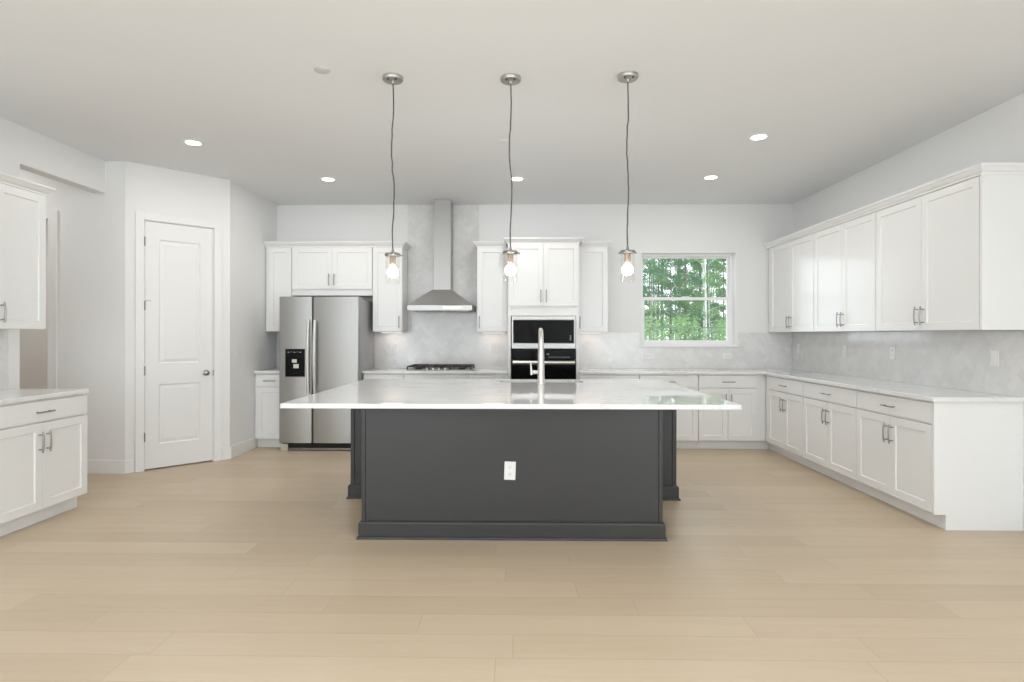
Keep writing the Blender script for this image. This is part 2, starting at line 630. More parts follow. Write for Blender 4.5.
def base_cabinet(label, w, loc, rotz, doors=2, drawer=True, fill_l=0.0, fill_r=0.0, depth=0.585, group=None, toe_l=0.0, toe_r=0.0, hinge='L'):
    """Local frame: x along the face, y into the cabinet, face frame at y=0, doors proud of it."""
    t = thing('base_cabinet', label, 'cabinet', loc, rotz, group)
    MB().box(-fill_l, w + fill_r, 0, depth, 0.105, 0.882).build('body', 'cabinet', t, bevel=0.0015, seg=1)
    MB().box(-fill_l + toe_l, w + fill_r - toe_r, 0.062, depth, 0.0, 0.105).build('toe_kick', 'cabinet', t, bevel=0.0015, seg=1)
    e = 0.004
    zt = 0.868
    if drawer:
        dr = MB().box(e, w - e, -0.02, 0, 0.728, zt).build('drawer', 'cabinet', t, bevel=0.002)
        pull(w / 2, 0.795, False, length=min(0.146, w * 0.5)).build('handle', 'nickel', dr, smooth=True)
        zt = 0.717
    dw = (w - 2 * e - (doors - 1) * GAP) / doors
    for k in range(doors):
        x = e + k * (dw + GAP)
        d = shaker(dw, zt - 0.113, x, 0.113).build('door', 'cabinet', t)
        if doors == 2:
            hx = x + dw - 0.03 if k == 0 else x + 0.03
        else:
            hx = x + (dw - 0.03 if hinge == 'L' else 0.03)
        pull(hx, 0.585, True).build('handle', 'nickel', d, smooth=True)
    return t


def wall_cabinet(label, w, z0, z1, loc, rotz, doors=2, depth=0.31, fill_l=0.0, fill_r=0.0, rail=0.0, hinge='L', group=None, handle=True):
    t = thing('wall_cabinet', label, 'cabinet', (loc[0], loc[1], z0), rotz, group)
    h = z1 - z0
    MB().box(-fill_l, w + fill_r, 0, depth, 0, h).build('body', 'cabinet', t, bevel=0.0015, seg=1)
    e = 0.004
    dw = (w - 2 * e - (doors - 1) * GAP) / doors
    for k in range(doors):
        x = e + k * (dw + GAP)
        d = shaker(dw, h - rail - 0.008, x, rail + 0.003).build('door', 'cabinet', t)
        if handle:
            if doors == 2:
                hx = x + dw - 0.03 if k == 0 else x + 0.03
            else:
                hx = x + (dw - 0.03 if hinge == 'L' else 0.03)
            pull(hx, rail + 0.115, True).build('handle', 'nickel', d, smooth=True)
    return t


UZ0, UZ1 = 1.375, 2.405
FB = 6.712     # face frame plane of the back base run
UB = 6.978     # face frame plane of the back wall cabinets

# -- back run, base
base_cabinet('narrow white base cabinet with one drawer and one door left of the steel refrigerator', 0.335, (-3.095, FB, 0), 0,
             doors=1, fill_l=0.02)
base_cabinet('white base cabinet behind the island, between the refrigerator and the cooktop cabinet', 0.48, (-1.835, FB, 0), 0, doors=1, hinge='R')
base_cabinet('wide white base cabinet right under the gas cooktop', 0.757, (-1.354, FB, 0), 0)
base_cabinet('white base cabinet behind the island, between the cooktop and the oven tower', 0.456, (-0.596, FB, 0), 0, doors=1)
base_cabinet('white base cabinet directly right of the oven tower', 0.70, (0.694, FB, 0), 0)
base_cabinet('white base cabinet under the window, second from the oven tower', 0.681, (1.396, FB, 0), 0)
base_cabinet('white base cabinet against the inside corner of the two counter runs', 0.686, (2.079, FB, 0), 0, fill_r=0.10, toe_r=-0.066)
# -- right run, base (faces -x; local x runs towards the camera)
RF = 2.867
base_cabinet('white double-door base cabinet of the right run, the one in the far corner', 0.815, (RF, 6.612, 0), -PI / 2, fill_l=0.099, toe_l=-0.064)
base_cabinet('white double-door base cabinet in the middle of the right run', 0.908, (RF, 5.796, 0), -PI / 2)
eb = base_cabinet('white double-door base cabinet at the open end of the right run', 0.890, (RF, 4.887, 0), -PI / 2)
MB().box(0.8925, 0.912, -0.02, 0.585, 0.105, 0.882).box(0.8925, 0.912, 0.062, 0.585, 0, 0.105).build('end_panel', 'cabinet', eb)
# -- left base (faces +x; local x runs away from the camera)
base_cabinet('white double-door base cabinet standing alone at the left edge, by the passage', 0.838, (-3.36, 3.552, 0), PI / 2, depth=0.61)

# -- back run, wall cabinets
wall_cabinet('tall narrow white wall cabinet left of the refrigerator', 0.288, UZ0, UZ1, (-3.072, UB), 0, doors=1, fill_l=0.035, handle=False)
wall_cabinet('short white double-door wall cabinet above the refrigerator', 0.984, 1.816, UZ1, (-2.781, UB), 0, rail=0.076)
wall_cabinet('tall white single-door wall cabinet left of the range hood', 0.362, UZ0, UZ1, (-1.793, UB), 0, doors=1)
wall_cabinet('tall white single-door wall cabinet between the range hood and the oven tower', 0.378, UZ0, UZ1, (-0.52, UB), 0, doors=1, hinge='R')
wall_cabinet('tall white single-door wall cabinet right of the oven tower', 0.372, UZ0, UZ1, (0.696, UB), 0, doors=1, hinge='R')
# -- right run, wall cabinets
RU = 3.15
RZ1 = 2.428
wall_cabinet('white double-door wall cabinet of the right run, in the corner beside the window', 1.06, UZ0, RZ1, (RU, 7.205, 0), -PI / 2, depth=0.29, fill_l=0.09)
wall_cabinet('white double-door wall cabinet in the middle of the right wall run', 1.06, UZ0, RZ1, (RU, 6.143, 0), -PI / 2, depth=0.29)
ew = wall_cabinet('white double-door wall cabinet at the open end of the right wall run', 1.136, UZ0, RZ1, (RU, 5.081, 0), -PI / 2, depth=0.29)
MB().box(1.1385, 1.159, -0.02, 0.29, 0, RZ1 - UZ0).build('end_panel', 'cabinet', ew, bevel=0.0015, seg=1)
# -- left wall cabinet
wall_cabinet('white double-door wall cabinet above the left counter, cut by the frame', 0.838, UZ0, UZ1, (-3.672, 3.534, 0), PI / 2, depth=0.295)

# -- crown mouldings (profile: outward, height)
CR = [(-0.03, 2.405), (0.006, 2.405), (0.008, 2.418), (0.022, 2.428), (0.040, 2.452), (0.048, 2.456), (0.048, 2.470), (-0.03, 2.470)]


def crown(name, label, path, up=0.0):
    mb = MB().sweep([(o, z + up) for o, z in CR], path)
    return struct(mb, name, 'trim', label, 'moulding')


Yc = UB - 0.008
crown('trim_3', 'white crown moulding over the refrigerator cabinets', [((-3.11, Yc), (0, -1)), ((-1.431, Yc), (1, -1)), ((-1.431, YB - 0.001), (1, 0))])
crown('trim_4', 'white crown moulding of the cabinet between hood and oven tower', [((-0.52, YB - 0.001), (-1, 0)), ((-0.52, Yc), (-1, -1)), ((-0.17, Yc), (0, -1))])
crown('trim_5', 'white crown moulding of the cabinet right of the oven tower', [((0.745, Yc), (0, -1)), ((1.068, Yc), (1, -1)), ((1.068, YB - 0.001), (1, 0))])
Yt = FB - 0.008
crown('trim_6', 'white crown moulding of the oven tower', [((-0.138, YB - 0.001), (-1, 0)), ((-0.138, Yt), (-1, -1)), ((0.692, Yt), (1, -1)), ((0.692, YB - 0.001), (1, 0))])
crown('trim_7', 'white crown moulding along the right wall cabinets', [((RU - 0.018, YB - 0.001), (-1, 0)), ((RU - 0.018, 3.923), (-1, -1)), ((XR - 0.001, 3.923), (0, -1))], RZ1 - UZ1)
crown('trim_8', 'white crown moulding of the left wall cabinet', [((XL + 0.001, 4.372), (0, 1)), ((-3.664, 4.372), (1, 1)), ((-3.664, 3.534), (1, -1)), ((XL + 0.001, 3.534), (0, -1))])

# -- oven tower
tw = thing('oven_cabinet', 'tall white oven tower cabinet holding the microwave and the wall oven', 'cabinet', (-0.138, FB, 0))
WT = 0.830
m = MB().box(0, 0.035, 0, 0.59, 0.105, UZ1).box(WT - 0.035, WT, 0, 0.59, 0.105, UZ1)
m.box(0.035, WT - 0.035, 0, 0.59, 1.562, UZ1).box(0.035, WT - 0.035, 0, 0.59, 0.105, 0.448)
m.box(0.035, WT - 0.035, 0.57, 0.59, 0.448, 1.562)
m.build('body', 'cabinet', tw, bevel=0.0015, seg=1)
MB().box(0, WT, 0.062, 0.59, 0, 0.105).build('toe_kick', 'cabinet', tw)
dw = (WT - 0.008 - GAP) / 2
for k in range(2):
    x = 0.004 + k * (dw + GAP)
    d = shaker(dw, 2.402 - 1.678, x, 1.678).build('door', 'cabinet', tw)
    pull(x + (dw - 0.03 if k == 0 else 0.03), 1.79, True).build('handle', 'nickel', d, smooth=True)
dr = MB().box(0.004, WT - 0.004, -0.02, 0, 0.113, 0.44).build('drawer', 'cabinet', tw, bevel=0.002)
pull(WT / 2, 0.36, False).build('handle', 'nickel', dr, smooth=True)

# -- microwave
mw = thing('microwave', 'built-in microwave with black glass and steel trim above the wall oven', 'microwave', (0.279, FB, 1.18))
MB().box(-0.36, 0.36, 0.005, 0.45, 0.01, 0.37).build('body', 'dark', mw)
m = panel_front(0.742, 0.376, 0.022, [(0.015, 0.727, 0.058, 0.336)], [(0.006, -0.012)], -0.371, 0.0)
m.build('trim_frame', 'steel_h', mw, bevel=0.0)
MB().box(-0.349, 0.349, -0.020, -0.0122, 0.065, 0.329).build('door_glass', 'black_glass', mw, bevel=0.002)
m = MB()
for k in range(4):
    m.box(0.306, 0.322, -0.0206, -0.020, 0.095 + k * 0.016, 0.104 + k * 0.016)
m.build('key_marks', 'display', mw)

# -- wall oven
ov = thing('wall_oven', 'built-in black glass wall oven with a steel bar handle under the microwave', 'oven', (0.279, FB, 0.452))
MB().box(-0.36, 0.36, 0.005, 0.55, 0.01, 0.705).build('body', 'dark', ov)
MB().box(-0.378, 0.378, -0.022, 0.0, 0.0, 0.045).build('vent_trim', 'steel_h', ov, bevel=0.003)
MB().box(-0.378, 0.378, -0.036, 0.0, 0.05, 0.590).build('oven_door', 'black_glass', ov, bevel=0.004)
MB().box(-0.378, 0.378, -0.030, 0.0, 0.598, 0.716).build('control_panel', 'black_glass', ov, bevel=0.003)
h = MB().tube([(-0.36, -0.082, 0.566), (0.36, -0.082, 0.566)], 0.022, 16)
h.box(-0.335, -0.305, -0.08, -0.034, 0.555, 0.577).box(0.305, 0.335, -0.08, -0.034, 0.555, 0.577)
h.build('handle', 'nickel_l', ov, smooth=True)
m = MB()
for k in range(9):
    m.box(0.06 + k * 0.028, 0.076 + k * 0.028, -0.0306, -0.030, 0.624, 0.630)
m.build('key_marks', 'display', ov)
MB().box(0.035, 0.065, -0.0306, -0.030, 0.655, 0.668).build('clock_display', 'display', ov)


# ------------------------------------------------------------------ countertops
def slab(poly, name, label, z0=0.884, z1=0.914):
    return tag(MB().prism(poly, z0, z1).build(name, 'quartz', bevel=0.003), label, 'countertop')


CB = 6.667
YW = YB - 0.012
slab([(-3.113, CB), (-2.768, CB), (-2.768, YW), (-3.113, YW)], 'countertop', 'short white quartz countertop in the nook left of the refrigerator')
slab([(-1.838, CB), (-0.140, CB), (-0.140, YW), (-1.838, YW)], 'countertop', 'white quartz countertop under the gas cooktop')
slab([(0.694, CB), (2.822, CB), (2.822, 3.95), (XR - 0.012, 3.95), (XR - 0.012, YW), (0.694, YW)], 'countertop',
     'L-shaped white quartz countertop under the window and along the right wall')
slab([(XL + 0.012, 3.535), (-3.332, 3.535), (-3.332, 4.393), (XL + 0.012, 4.393)], 'countertop', 'white quartz countertop on the cabinet at the left edge')
# island top with the sink cut-out
IX0, IX1, IY0, IY1 = -1.470, 1.348, 3.497, 5.494
SX0, SX1, SY0, SY1 = -0.182, 0.572, 5.11, 5.40
bm_ = MB()
bm = bm_.bm
o4 = [(IX0, IY0), (IX1, IY0), (IX1, IY1), (IX0, IY1)]
i4 = [(SX0, SY0), (SX1, SY0), (SX1, SY1), (SX0, SY1)]
vs = {}
for z in (0.884, 0.914):
    for n, q in (('o', o4), ('i', i4)):
        for k, p in enumerate(q):
            vs[(n, k, z)] = bm.verts.new((p[0], p[1], z))
for k in range(4):
    j = (k + 1) % 4
    for z in (0.884, 0.914):
        bm.faces.new((vs[('o', k, z)], vs[('o', j, z)], vs[('i', j, z)], vs[('i', k, z)]))
    for n in 'oi':
        bm.faces.new((vs[(n, k, 0.884)], vs[(n, j, 0.884)], vs[(n, j, 0.914)], vs[(n, k, 0.914)]))
tag(bm_.build('countertop', 'quartz', bevel=0.003), 'large white veined quartz countertop of the island', 'countertop')

# -- sink and faucet
sk = thing('sink', 'undermount steel sink let into the far side of the island top', 'sink', ((SX0 + SX1) / 2, (SY0 + SY1) / 2, 0.70))
hx, hy = (SX1 - SX0) / 2 + 0.004, (SY1 - SY0) / 2 + 0.004
m = MB()
outer = lambda g, z: [(-hx - g, -hy - g, z), (hx + g, -hy - g, z), (hx + g, hy + g, z), (-hx - g, hy + g, z)]
m.rings([outer(0.012, 0.183), outer(0.003, 0.183), outer(0.003, -0.012), outer(-0.01, -0.012)], False, True)
m.rings([outer(0.012, 0.183), outer(0.0, 0.183), outer(-0.004, 0.02), outer(-0.02, 0.0)], False, True)
m.build('basin', 'steel', sk)
MB().lathe([(0.0, 0.003), (0.04, 0.003), (0.045, 0.001), (0.045, -0.004)], (0, 0, 0.001), cap0=False).build('drain', 'chrome', sk, smooth=True)

fa = thing('faucet', 'tall light nickel pull-down faucet standing on the island top', 'faucet', (0.187, 5.0, 0.914))
MB().lathe([(0.036, 0), (0.036, 0.006), (0.031, 0.012), (0.0295, 0.15), (0.0275, 0.26)], cap1=True).build('base', 'nickel_l', fa, smooth=True)
pts = [(0, 0, 0.25), (0, 0, 0.36)]
for k in range(0, 11):
    a = PI * k / 10
    pts.append((0, 0.105 - 0.105 * math.cos(a), 0.37 + 0.098 * math.sin(a)))
pts.append((0, 0.21, 0.33))
MB().tube(pts, [0.027, 0.0235] + [0.021 - 0.0004 * k for k in range(11)] + [0.016], 16).build('spout', 'nickel_l', fa, smooth=True)
MB().lathe([(0.017, 0.34), (0.022, 0.32), (0.022, 0.225), (0.018, 0.215)], (0, 0.21, 0)).build('spray_head', 'nickel_l', fa, smooth=True)
m = MB().tube([(-0.02, 0, 0.098), (-0.075, 0, 0.098)], [0.017, 0.017], 14)
m.tube([(-0.083, 0, 0.075), (-0.084, 0, 0.098), (-0.090, -0.002, 0.178)], [0.012, 0.011, 0.0065], 12)
m.build('lever', 'nickel_l', fa, smooth=True)

# ------------------------------------------------------------------ island
isl = thing('kitchen_island', 'dark charcoal kitchen island base under the white top in the middle of the room', 'island', (-0.052, 3.76, 0))
FX = 0.9865
RX0, RX1 = -1.380 + 0.052, 1.272 + 0.052
RY0, RY1 = 0.92, 1.70
MB().box(-FX + 0.001, FX - 0.001, 0.006, RY0, 0, 0.884).build('knee_wall', 'charcoal', isl)
MB().box(-FX + 0.026, FX - 0.026, 0.0, 0.006, 0.02, 0.884).build('front_panel', 'charcoal', isl)
for s in (-1, 1):
    MB().box(s * FX, s * (FX - 0.024), -0.006, 0.03, 0.0, 0.884).build('corner_post', 'charcoal', isl, bevel=0.002)
MB().box(RX0, RX1, RY0, RY1, 0, 0.884).build('cabinet_body', 'charcoal', isl)
for x0, x1, post in ((RX0, -FX, RX0), (FX, RX1, RX1)):
    s = 1 if post < 0 else -1
    MB().box(post - s * 0.003, post + s * 0.03, RY0 - 0.008, RY0 + 0.04, 0, 0.884).build('corner_post', 'charcoal', isl, bevel=0.002)
BP = [(-0.002, 0.0), (0.028, 0.0), (0.028, 0.006), (0.024, 0.014), (0.016, 0.018), (0.016, 0.100), (0.012, 0.108), (0.004, 0.114), (-0.002, 0.114)]


def base_trim(path):
    return MB().sweep(BP, path).build('base_trim', 'charcoal', isl)


base_trim([((-FX, RY0 - 0.01), (-1, 0)), ((-FX, -0.006), (-1, -1)), ((FX, -0.006), (1, -1)), ((FX, RY0 - 0.01), (1, 0))])
base_trim([((RX0 - 0.003, RY1), (-1, 0)), ((RX0 - 0.003, RY0 - 0.008), (-1, -1)), ((-FX - 0.02, RY0 - 0.008), (0, -1))])
base_trim([((FX + 0.02, RY0 - 0.008), (0, -1)), ((RX1 + 0.003, RY0 - 0.008), (1, -1)), ((RX1 + 0.003, RY1), (1, 0))])
# cabinet fronts on the working side of the island
n = 4
wd = (RX1 - RX0) / n
for k in range(n):
    d = shaker(wd - 0.006, 0.74, 0, 0.113).build('door', 'charcoal', isl, loc=(RX1 - k * wd - 0.003, RY1, 0), rotz=PI)
    pull(wd - 0.05 if k % 2 == 0 else 0.05, 0.74, True).build('handle', 'nickel', d, smooth=True)


# ------------------------------------------------------------------ refrigerator
fr = thing('refrigerator', 'stainless side-by-side refrigerator with a black ice dispenser', 'refrigerator', (-2.305, 6.62, 0))
MB().box(-0.455, 0.455, 0.0, 0.66, 0.06, 1.755).build('cabinet', 'fridge_side', fr, bevel=0.006)


def fridge_door(name, x0, x1):
    z0, z1, t, r = 0.092, 1.772, 0.07, 0.018
    mb = MB()
    prof = []
    for (cx, s) in ((x0 + r, -1), (x1 - r, 1)):
        arc = [(cx + s * r * math.sin(a), -t + r - r * math.cos(a)) for a in (PI / 2, PI / 3, PI / 6, 0)]
        prof += arc if s == -1 else list(reversed(arc))
    prof += [(x1, -0.006), (x0, -0.006)]
    mb.prism(prof, z0, z1)
    return mb.build(name, 'steel', fr, smooth=True)


fz = fridge_door('freezer_door', -0.461, -0.0775)
fd = fridge_door('fridge_door', -0.0705, 0.461)


def fridge_handle(x, parent):
    pts, rs = [], []
    for k in range(15):
        s = -1 + k / 7
        pts.append((x, -0.07 - 0.030 - 0.026 * (1 - s * s), 1.086 + s * 0.42))
        rs.append(0.018)
    m = MB().tube(pts, rs, 14)
    for z in (0.69, 1.482):
        m.tube([(x, -0.069, z), (x, -0.104, z)], 0.013, 10)
    return m.build('handle', 'handle_steel', parent, smooth=True)


M['handle_steel'] = plain('fridge_handle_steel', (0.74, 0.74, 0.73, 1), 0.55, 1.0)
fridge_handle(-0.112, fz)
fridge_handle(-0.036, fd)
dp = MB()
dp = panel_front(0.224, 0.32, 0.008, [(0.03, 0.194, 0.03, 0.215)], [(0.006, 0.05), ], -0.385, 0.853).build('dispenser', 'black', fz, loc=(0, -0.0702, 0))
MB().box(-0.31, -0.255, -0.074, -0.0705 + 0.0, 1.015, 1.055).build('dispenser_button', 'nickel_l', fz, bevel=0.003)
MB().box(-0.295, -0.232, -0.072, -0.055, 0.95, 1.0).build('dispenser_paddle', 'nickel_l', fz, bevel=0.004)
m = MB()
for k in range(5):
    m.box(-0.355 + k * 0.034, -0.337 + k * 0.034, -0.0790, -0.0782, 1.13 + (0.006 if k % 2 else 0), 1.14)
m.build('dispenser_icons', 'display', fz)
MB().box(-0.44, 0.44, -0.03, 0.02, 0.012, 0.086).build('kick_grille', 'black', fr)
m = MB()
for k in range(4):
    m.box(-0.42, 0.42, -0.036, -0.03, 0.02 + k * 0.015, 0.027 + k * 0.015)
m.build('grille_bars', 'iron', fr)
for s in (-1, 1):
    MB().box(s * 0.455, s * 0.365, -0.05, 0.03, 0.0, 0.078).build('foot', 'nickel_l', fr, bevel=0.006)
MB().box(-0.36, 0.36, -0.048, -0.03, 0.010, 0.030).build('foot_rail', 'nickel', fr, bevel=0.002)
for s in (-0.40, 0.40):
    MB().box(s - 0.05, s + 0.05, -0.05, 0.09, 1.756, 1.776).build('hinge_cover', 'fridge_side', fr, bevel=0.004)

# ------------------------------------------------------------------ range hood
hd = thing('range_hood', 'stainless chimney range hood on the tiled wall above the cooktop', 'range hood', (-0.952, YB - 0.012, 1.628))
HWX = 0.388
m = MB().box(-HWX, HWX, -0.50, -0.001, 0.0, 0.064)
m.build('canopy_rim', 'steel_h', hd, bevel=0.003)
q = lambda x, y0, y1, z: [(-x, y0, z), (x, y0, z), (x, y1, z), (-x, y1, z)]
MB().rings([q(HWX, -0.50, -0.001, 0.064), q(HWX * 0.97, -0.485, -0.001, 0.072), q(0.118, -0.295, -0.001, 0.262)]).build('canopy', 'steel_c', hd)
MB().box(-0.104, 0.104, -0.275, -0.001, 0.258, 1.062).build('chimney', 'steel', hd, bevel=0.002)
MB().box(-0.1015, 0.1015, -0.272, -0.001, 1.062, CEIL - 1.630).build('upper_chimney', 'steel', hd, bevel=0.002)
MB().box(0.04, 0.25, -0.504, -0.4995, 0.018, 0.046).build('control_strip', 'chrome', hd, bevel=0.001)
m = MB()
for x0 in (-0.36, 0.01):
    for k in range(7):
        m.box(x0 + k * 0.05, x0 + 0.036 + k * 0.05, -0.46, -0.05, -0.006, 0.0)
m.build('grease_filter', 'nickel', hd)

# ------------------------------------------------------------------ cooktop
ck = thing('gas_cooktop', 'steel gas cooktop with cast iron grates set in the counter below the hood', 'cooktop', (-0.955, 7.0, 0.914))
MB().box(-0.385, 0.385, -0.26, 0.26, 0.0, 0.010).build('tray', 'steel', ck, bevel=0.003)
burners = [(-0.26, -0.12), (-0.26, 0.13), (0.26, -0.12), (0.26, 0.13), (0.0, 0.08)]
for bx, by in burners:
    MB().lathe([(0.045, 0.010), (0.045, 0.02), (0.034, 0.022), (0.034, 0.03), (0.0, 0.032)], (bx, by, 0), cap1=False).build('burner', 'iron', ck, smooth=True)
for gx in (-0.255, 0.0, 0.255):
    m = MB()
    w2 = 0.122
    for s in (-1, 1):
        m.box(gx + s * w2 - 0.006, gx + s * w2 + 0.006, -0.225, 0.235, 0.038, 0.052)
        m.box(gx - w2, gx + w2, (0.229 if s > 0 else -0.231), (0.241 if s > 0 else -0.219), 0.038, 0.052)
        for yy in (-0.215, 0.225):
            m.box(gx + s * w2 - 0.007, gx + s * w2 + 0.007, yy - 0.007, yy + 0.007, 0.010, 0.040)
    for yy in (-0.12, 0.13):
        m.box(gx - w2, gx + w2, yy - 0.005, yy + 0.005, 0.040, 0.053)
    m.box(gx - 0.005, gx + 0.005, -0.22, 0.235, 0.040, 0.053)
    m.build('grate', 'iron', ck, bevel=0.0015, seg=1)
for k in range(4):
    MB().lathe([(0.015, 0.010), (0.0155, 0.016), (0.013, 0.034), (0.0, 0.035)], (-0.142 + 0.071 * k, -0.238, 0), 16, cap1=False).build('knob', 'nickel_l', ck, smooth=True)


# ------------------------------------------------------------------ herringbone backsplash
def clip(poly, axis, val, keep_greater):
    out = []
    for i in range(len(poly)):
        a, b = poly[i], poly[(i + 1) % len(poly)]
        ia = (a[axis] >= val) == keep_greater
        ib = (b[axis] >= val) == keep_greater
        if ia:
            out.append(a)
        if ia != ib:
            tt = (val - a[axis]) / (b[axis] - a[axis])
            out.append((a[0] + tt * (b[0] - a[0]), a[1] + tt * (b[1] - a[1])))
    return out


def backsplash(name, label, rects, place, thick=0.0085):
    """rects in wall coordinates (u along, z up); place(u, z, d) -> world, d out of the wall."""
    rnd = random.Random(3)
    bm = bmesh.new()
    lay = bm.faces.layers.float.new('tone')
    unit, g = 0.058, 0.0012
    c = math.sqrt(0.5)
    for (u0, u1, z0, z1) in rects:
        vs8 = [bm.verts.new(place(u, z, d)) for d in (0.0005, thick - 0.0018) for u, z in ((u0, z0), (u1, z0), (u1, z1), (u0, z1))]
        for f in ((0, 1, 2, 3), (4, 5, 6, 7), (0, 1, 5, 4), (1, 2, 6, 5), (2, 3, 7, 6), (3, 0, 4, 7)):
            fc = bm.faces.new([vs8[i] for i in f])
            fc.material_index = 1
        pu, pz = 2 * math.sqrt(2) * unit, math.sqrt(2) * unit   # pattern periods along the wall and upwards
        cu, cz = round((u0 + u1) / 2 / pu) * pu, round((z0 + z1) / 2 / pz) * pz
        R = int((abs(u1 - u0) + abs(z1 - z0)) / unit) + 8
        for i in range(-R, R):
            for j in range(-R // 2 - 2, R // 2 + 2):
                ax, ay = i + 2 * j, i - 2 * j
                for (x, y, w, h) in ((ax, ay, 2, 1), (ax, ay + 1, 1, 2)):
                    P = [(x * unit + g, y * unit + g), ((x + w) * unit - g, y * unit + g), ((x + w) * unit - g, (y + h) * unit - g), (x * unit + g, (y + h) * unit - g)]
                    Q = [((a - b) * c + cu, (a + b) * c + cz) for a, b in P]
                    if max(p[0] for p in Q) < u0 or min(p[0] for p in Q) > u1 or max(p[1] for p in Q) < z0 or min(p[1] for p in Q) > z1:
                        continue
                    for ax_, val, kg in ((0, u0, True), (0, u1, False), (1, z0, True), (1, z1, False)):
                        Q = clip(Q, ax_, val, kg)
                        if len(Q) < 3:
                            break
                    if len(Q) < 3:
                        continue
                    key = (x * 7919 + y * 104729 + w * 31) & 0xffff
                    r2 = random.Random(key)
                    tx, ty = r2.uniform(-.006, .006), r2.uniform(-.006, .006)
                    mu = sum(p[0] for p in Q) / len(Q)
                    mz = sum(p[1] for p in Q) / len(Q)
                    try:
                        fc = bm.faces.new([bm.verts.new(place(a, b, thick + (a - mu) * tx + (b - mz) * ty)) for a, b in Q])
                        fc[lay] = r2.random()
                    except ValueError:
                        pass
    bmesh.ops.recalc_face_normals(bm, faces=bm.faces)
    me = bpy.data.meshes.new(name)
    bm.to_mesh(me)
    bm.free()
    me.materials.append(M['tile'])
    me.materials.append(M['grout'])
    o = bpy.data.objects.new(name, me)
    COL.objects.link(o)
    return tag(o, label, 'backsplash', kind='structure')


BZ0, BZ1 = 0.914, 1.372
backsplash('trim_9', 'herringbone marble tile backsplash on the back wall, full height behind the hood',
           [(XS + 0.002, -2.76, BZ0, BZ1), (-2.76, -1.835, BZ0, BZ1), (-1.835, -1.431, BZ0, BZ1), (-1.431, -0.52, BZ0, CEIL - 0.002), (-0.52, -0.140, BZ0, BZ1),
            (0.694, WX0 - 0.03, BZ0, BZ1), (WX0 - 0.03, WX1 + 0.03, BZ0, WZ0 - 0.016), (WX1 + 0.03, XR - 0.01, BZ0, BZ1)],
           lambda u, z, d: (u, YB - d, z))
backsplash('trim_10', 'herringbone marble tile backsplash on the right wall', [(3.945, YB - 0.01, BZ0, BZ1)], lambda u, z, d: (XR - d, u, z))
backsplash('trim_11', 'herringbone marble tile backsplash on the left wall', [(3.55, 4.40, BZ0, BZ1)], lambda u, z, d: (XL + d, u, z))

# ------------------------------------------------------------------ window
wf = thing('window_1', 'white double-hung kitchen window looking out on the pines', 'window', ((WX0 + WX1) / 2, YB + 0.15, WZ0))
wf['kind'] = 'structure'
ww, wh = (WX1 - WX0) / 2, WZ1 - WZ0


def frame_ring(x0, x1, z0, z1, b, y0, y1, bb=None):
    bb = b if bb is None else bb
    return MB().box(x0, x0 + b, y0, y1, z0, z1).box(x1 - b, x1, y0, y1, z0, z1).box(x0 + b, x1 - b, y0, y1, z0, z0 + bb).box(x0 + b, x1 - b, y0, y1, z1 - b, z1)


frame_ring(-ww, ww, 0.0, wh, 0.032, -0.03, 0.04, bb=0.03).build('window_frame', 'vinyl', wf, bevel=0.003)
MID = 1.795 - WZ0
frame_ring(-ww + 0.032, ww - 0.032, MID - 0.005, wh - 0.032, 0.022, 0.008, 0.036).build('upper_sash', 'vinyl', wf, bevel=0.002)
frame_ring(-ww + 0.032, ww - 0.032, 0.03, MID + 0.032, 0.036, -0.026, 0.004).build('lower_sash', 'vinyl', wf, bevel=0.002)
MB().box(-ww + 0.05, ww - 0.05, 0.020, 0.024, MID + 0.01, wh - 0.05).build('pane', 'glass', wf)
MB().box(-ww + 0.06, ww - 0.06, -0.013, -0.009, 0.07, MID).build('pane', 'glass', wf)
MB().box(-0.05, 0.05, -0.034, -0.016, MID + 0.030, MID + 0.042).build('sash_lock', 'vinyl', wf, bevel=0.002)
m = MB().box(WX0 - 0.03, WX1 + 0.03, YB - 0.028, YB, WZ0 - 0.015, WZ0 + 0.004).box(WX0, WX1, YB, YB + 0.12, WZ0, WZ0 + 0.004)
struct(m, 'trim_12', 'vinyl', 'white sill of the kitchen window', 'sill', bevel=0.002)
m = MB().box(WX0, WX0 + 0.004, YB + 0.001, YB + 0.12, WZ0, WZ1).box(WX1 - 0.004, WX1, YB + 0.001, YB + 0.12, WZ0, WZ1).box(WX0, WX1, YB + 0.001, YB + 0.12, WZ1 - 0.004, WZ1)
struct(m, 'trim_13', 'vinyl', 'white lining of the kitchen window opening', 'lining')

# ------------------------------------------------------------------ pantry door
dr = thing('door_1', 'white two-panel pantry door in the angled wall', 'door', (XQ, YQ, 0), ANG)
dr['kind'] = 'structure'
w = DE - DS - 0.012
a, b = 0.118, w - 0.118
st = [(0.012, -0.024), (0.020, -0.024), (0.045, -0.031)]
panel_front(w, 2.436, 0.035, [(a, b, 0.235, 0.83), (a, b, 1.035, 2.27)], st, DS + 0.006, 0.012).build('door_leaf', 'door', dr, loc=(0, 0.040, 0))
for z in (0.33, 0.98, 1.62, 2.25):
    MB().tube([(DS + 0.003, -0.002, z - 0.045), (DS + 0.003, -0.002, z + 0.045)], 0.0065, 10).build('hinge', 'nickel', dr, smooth=True)
MB().tube([(DS + 0.003, -0.006, 1.668), (DS + 0.05, -0.045, 1.668)], 0.004, 8).build('door_stop', 'nickel_l', dr, smooth=True)
kx = DE - 0.075
k = MB().lathe([(0.030, 0.002), (0.030, -0.006), (0.012, -0.010), (0.011, -0.028), (0.022, -0.036), (0.0265, -0.048), (0.022, -0.060), (0.0, -0.064)], (kx, 0.005, 0.938), 20, cap1=False, axis='Y')
k.build('door_handle', 'nickel', dr, smooth=True)
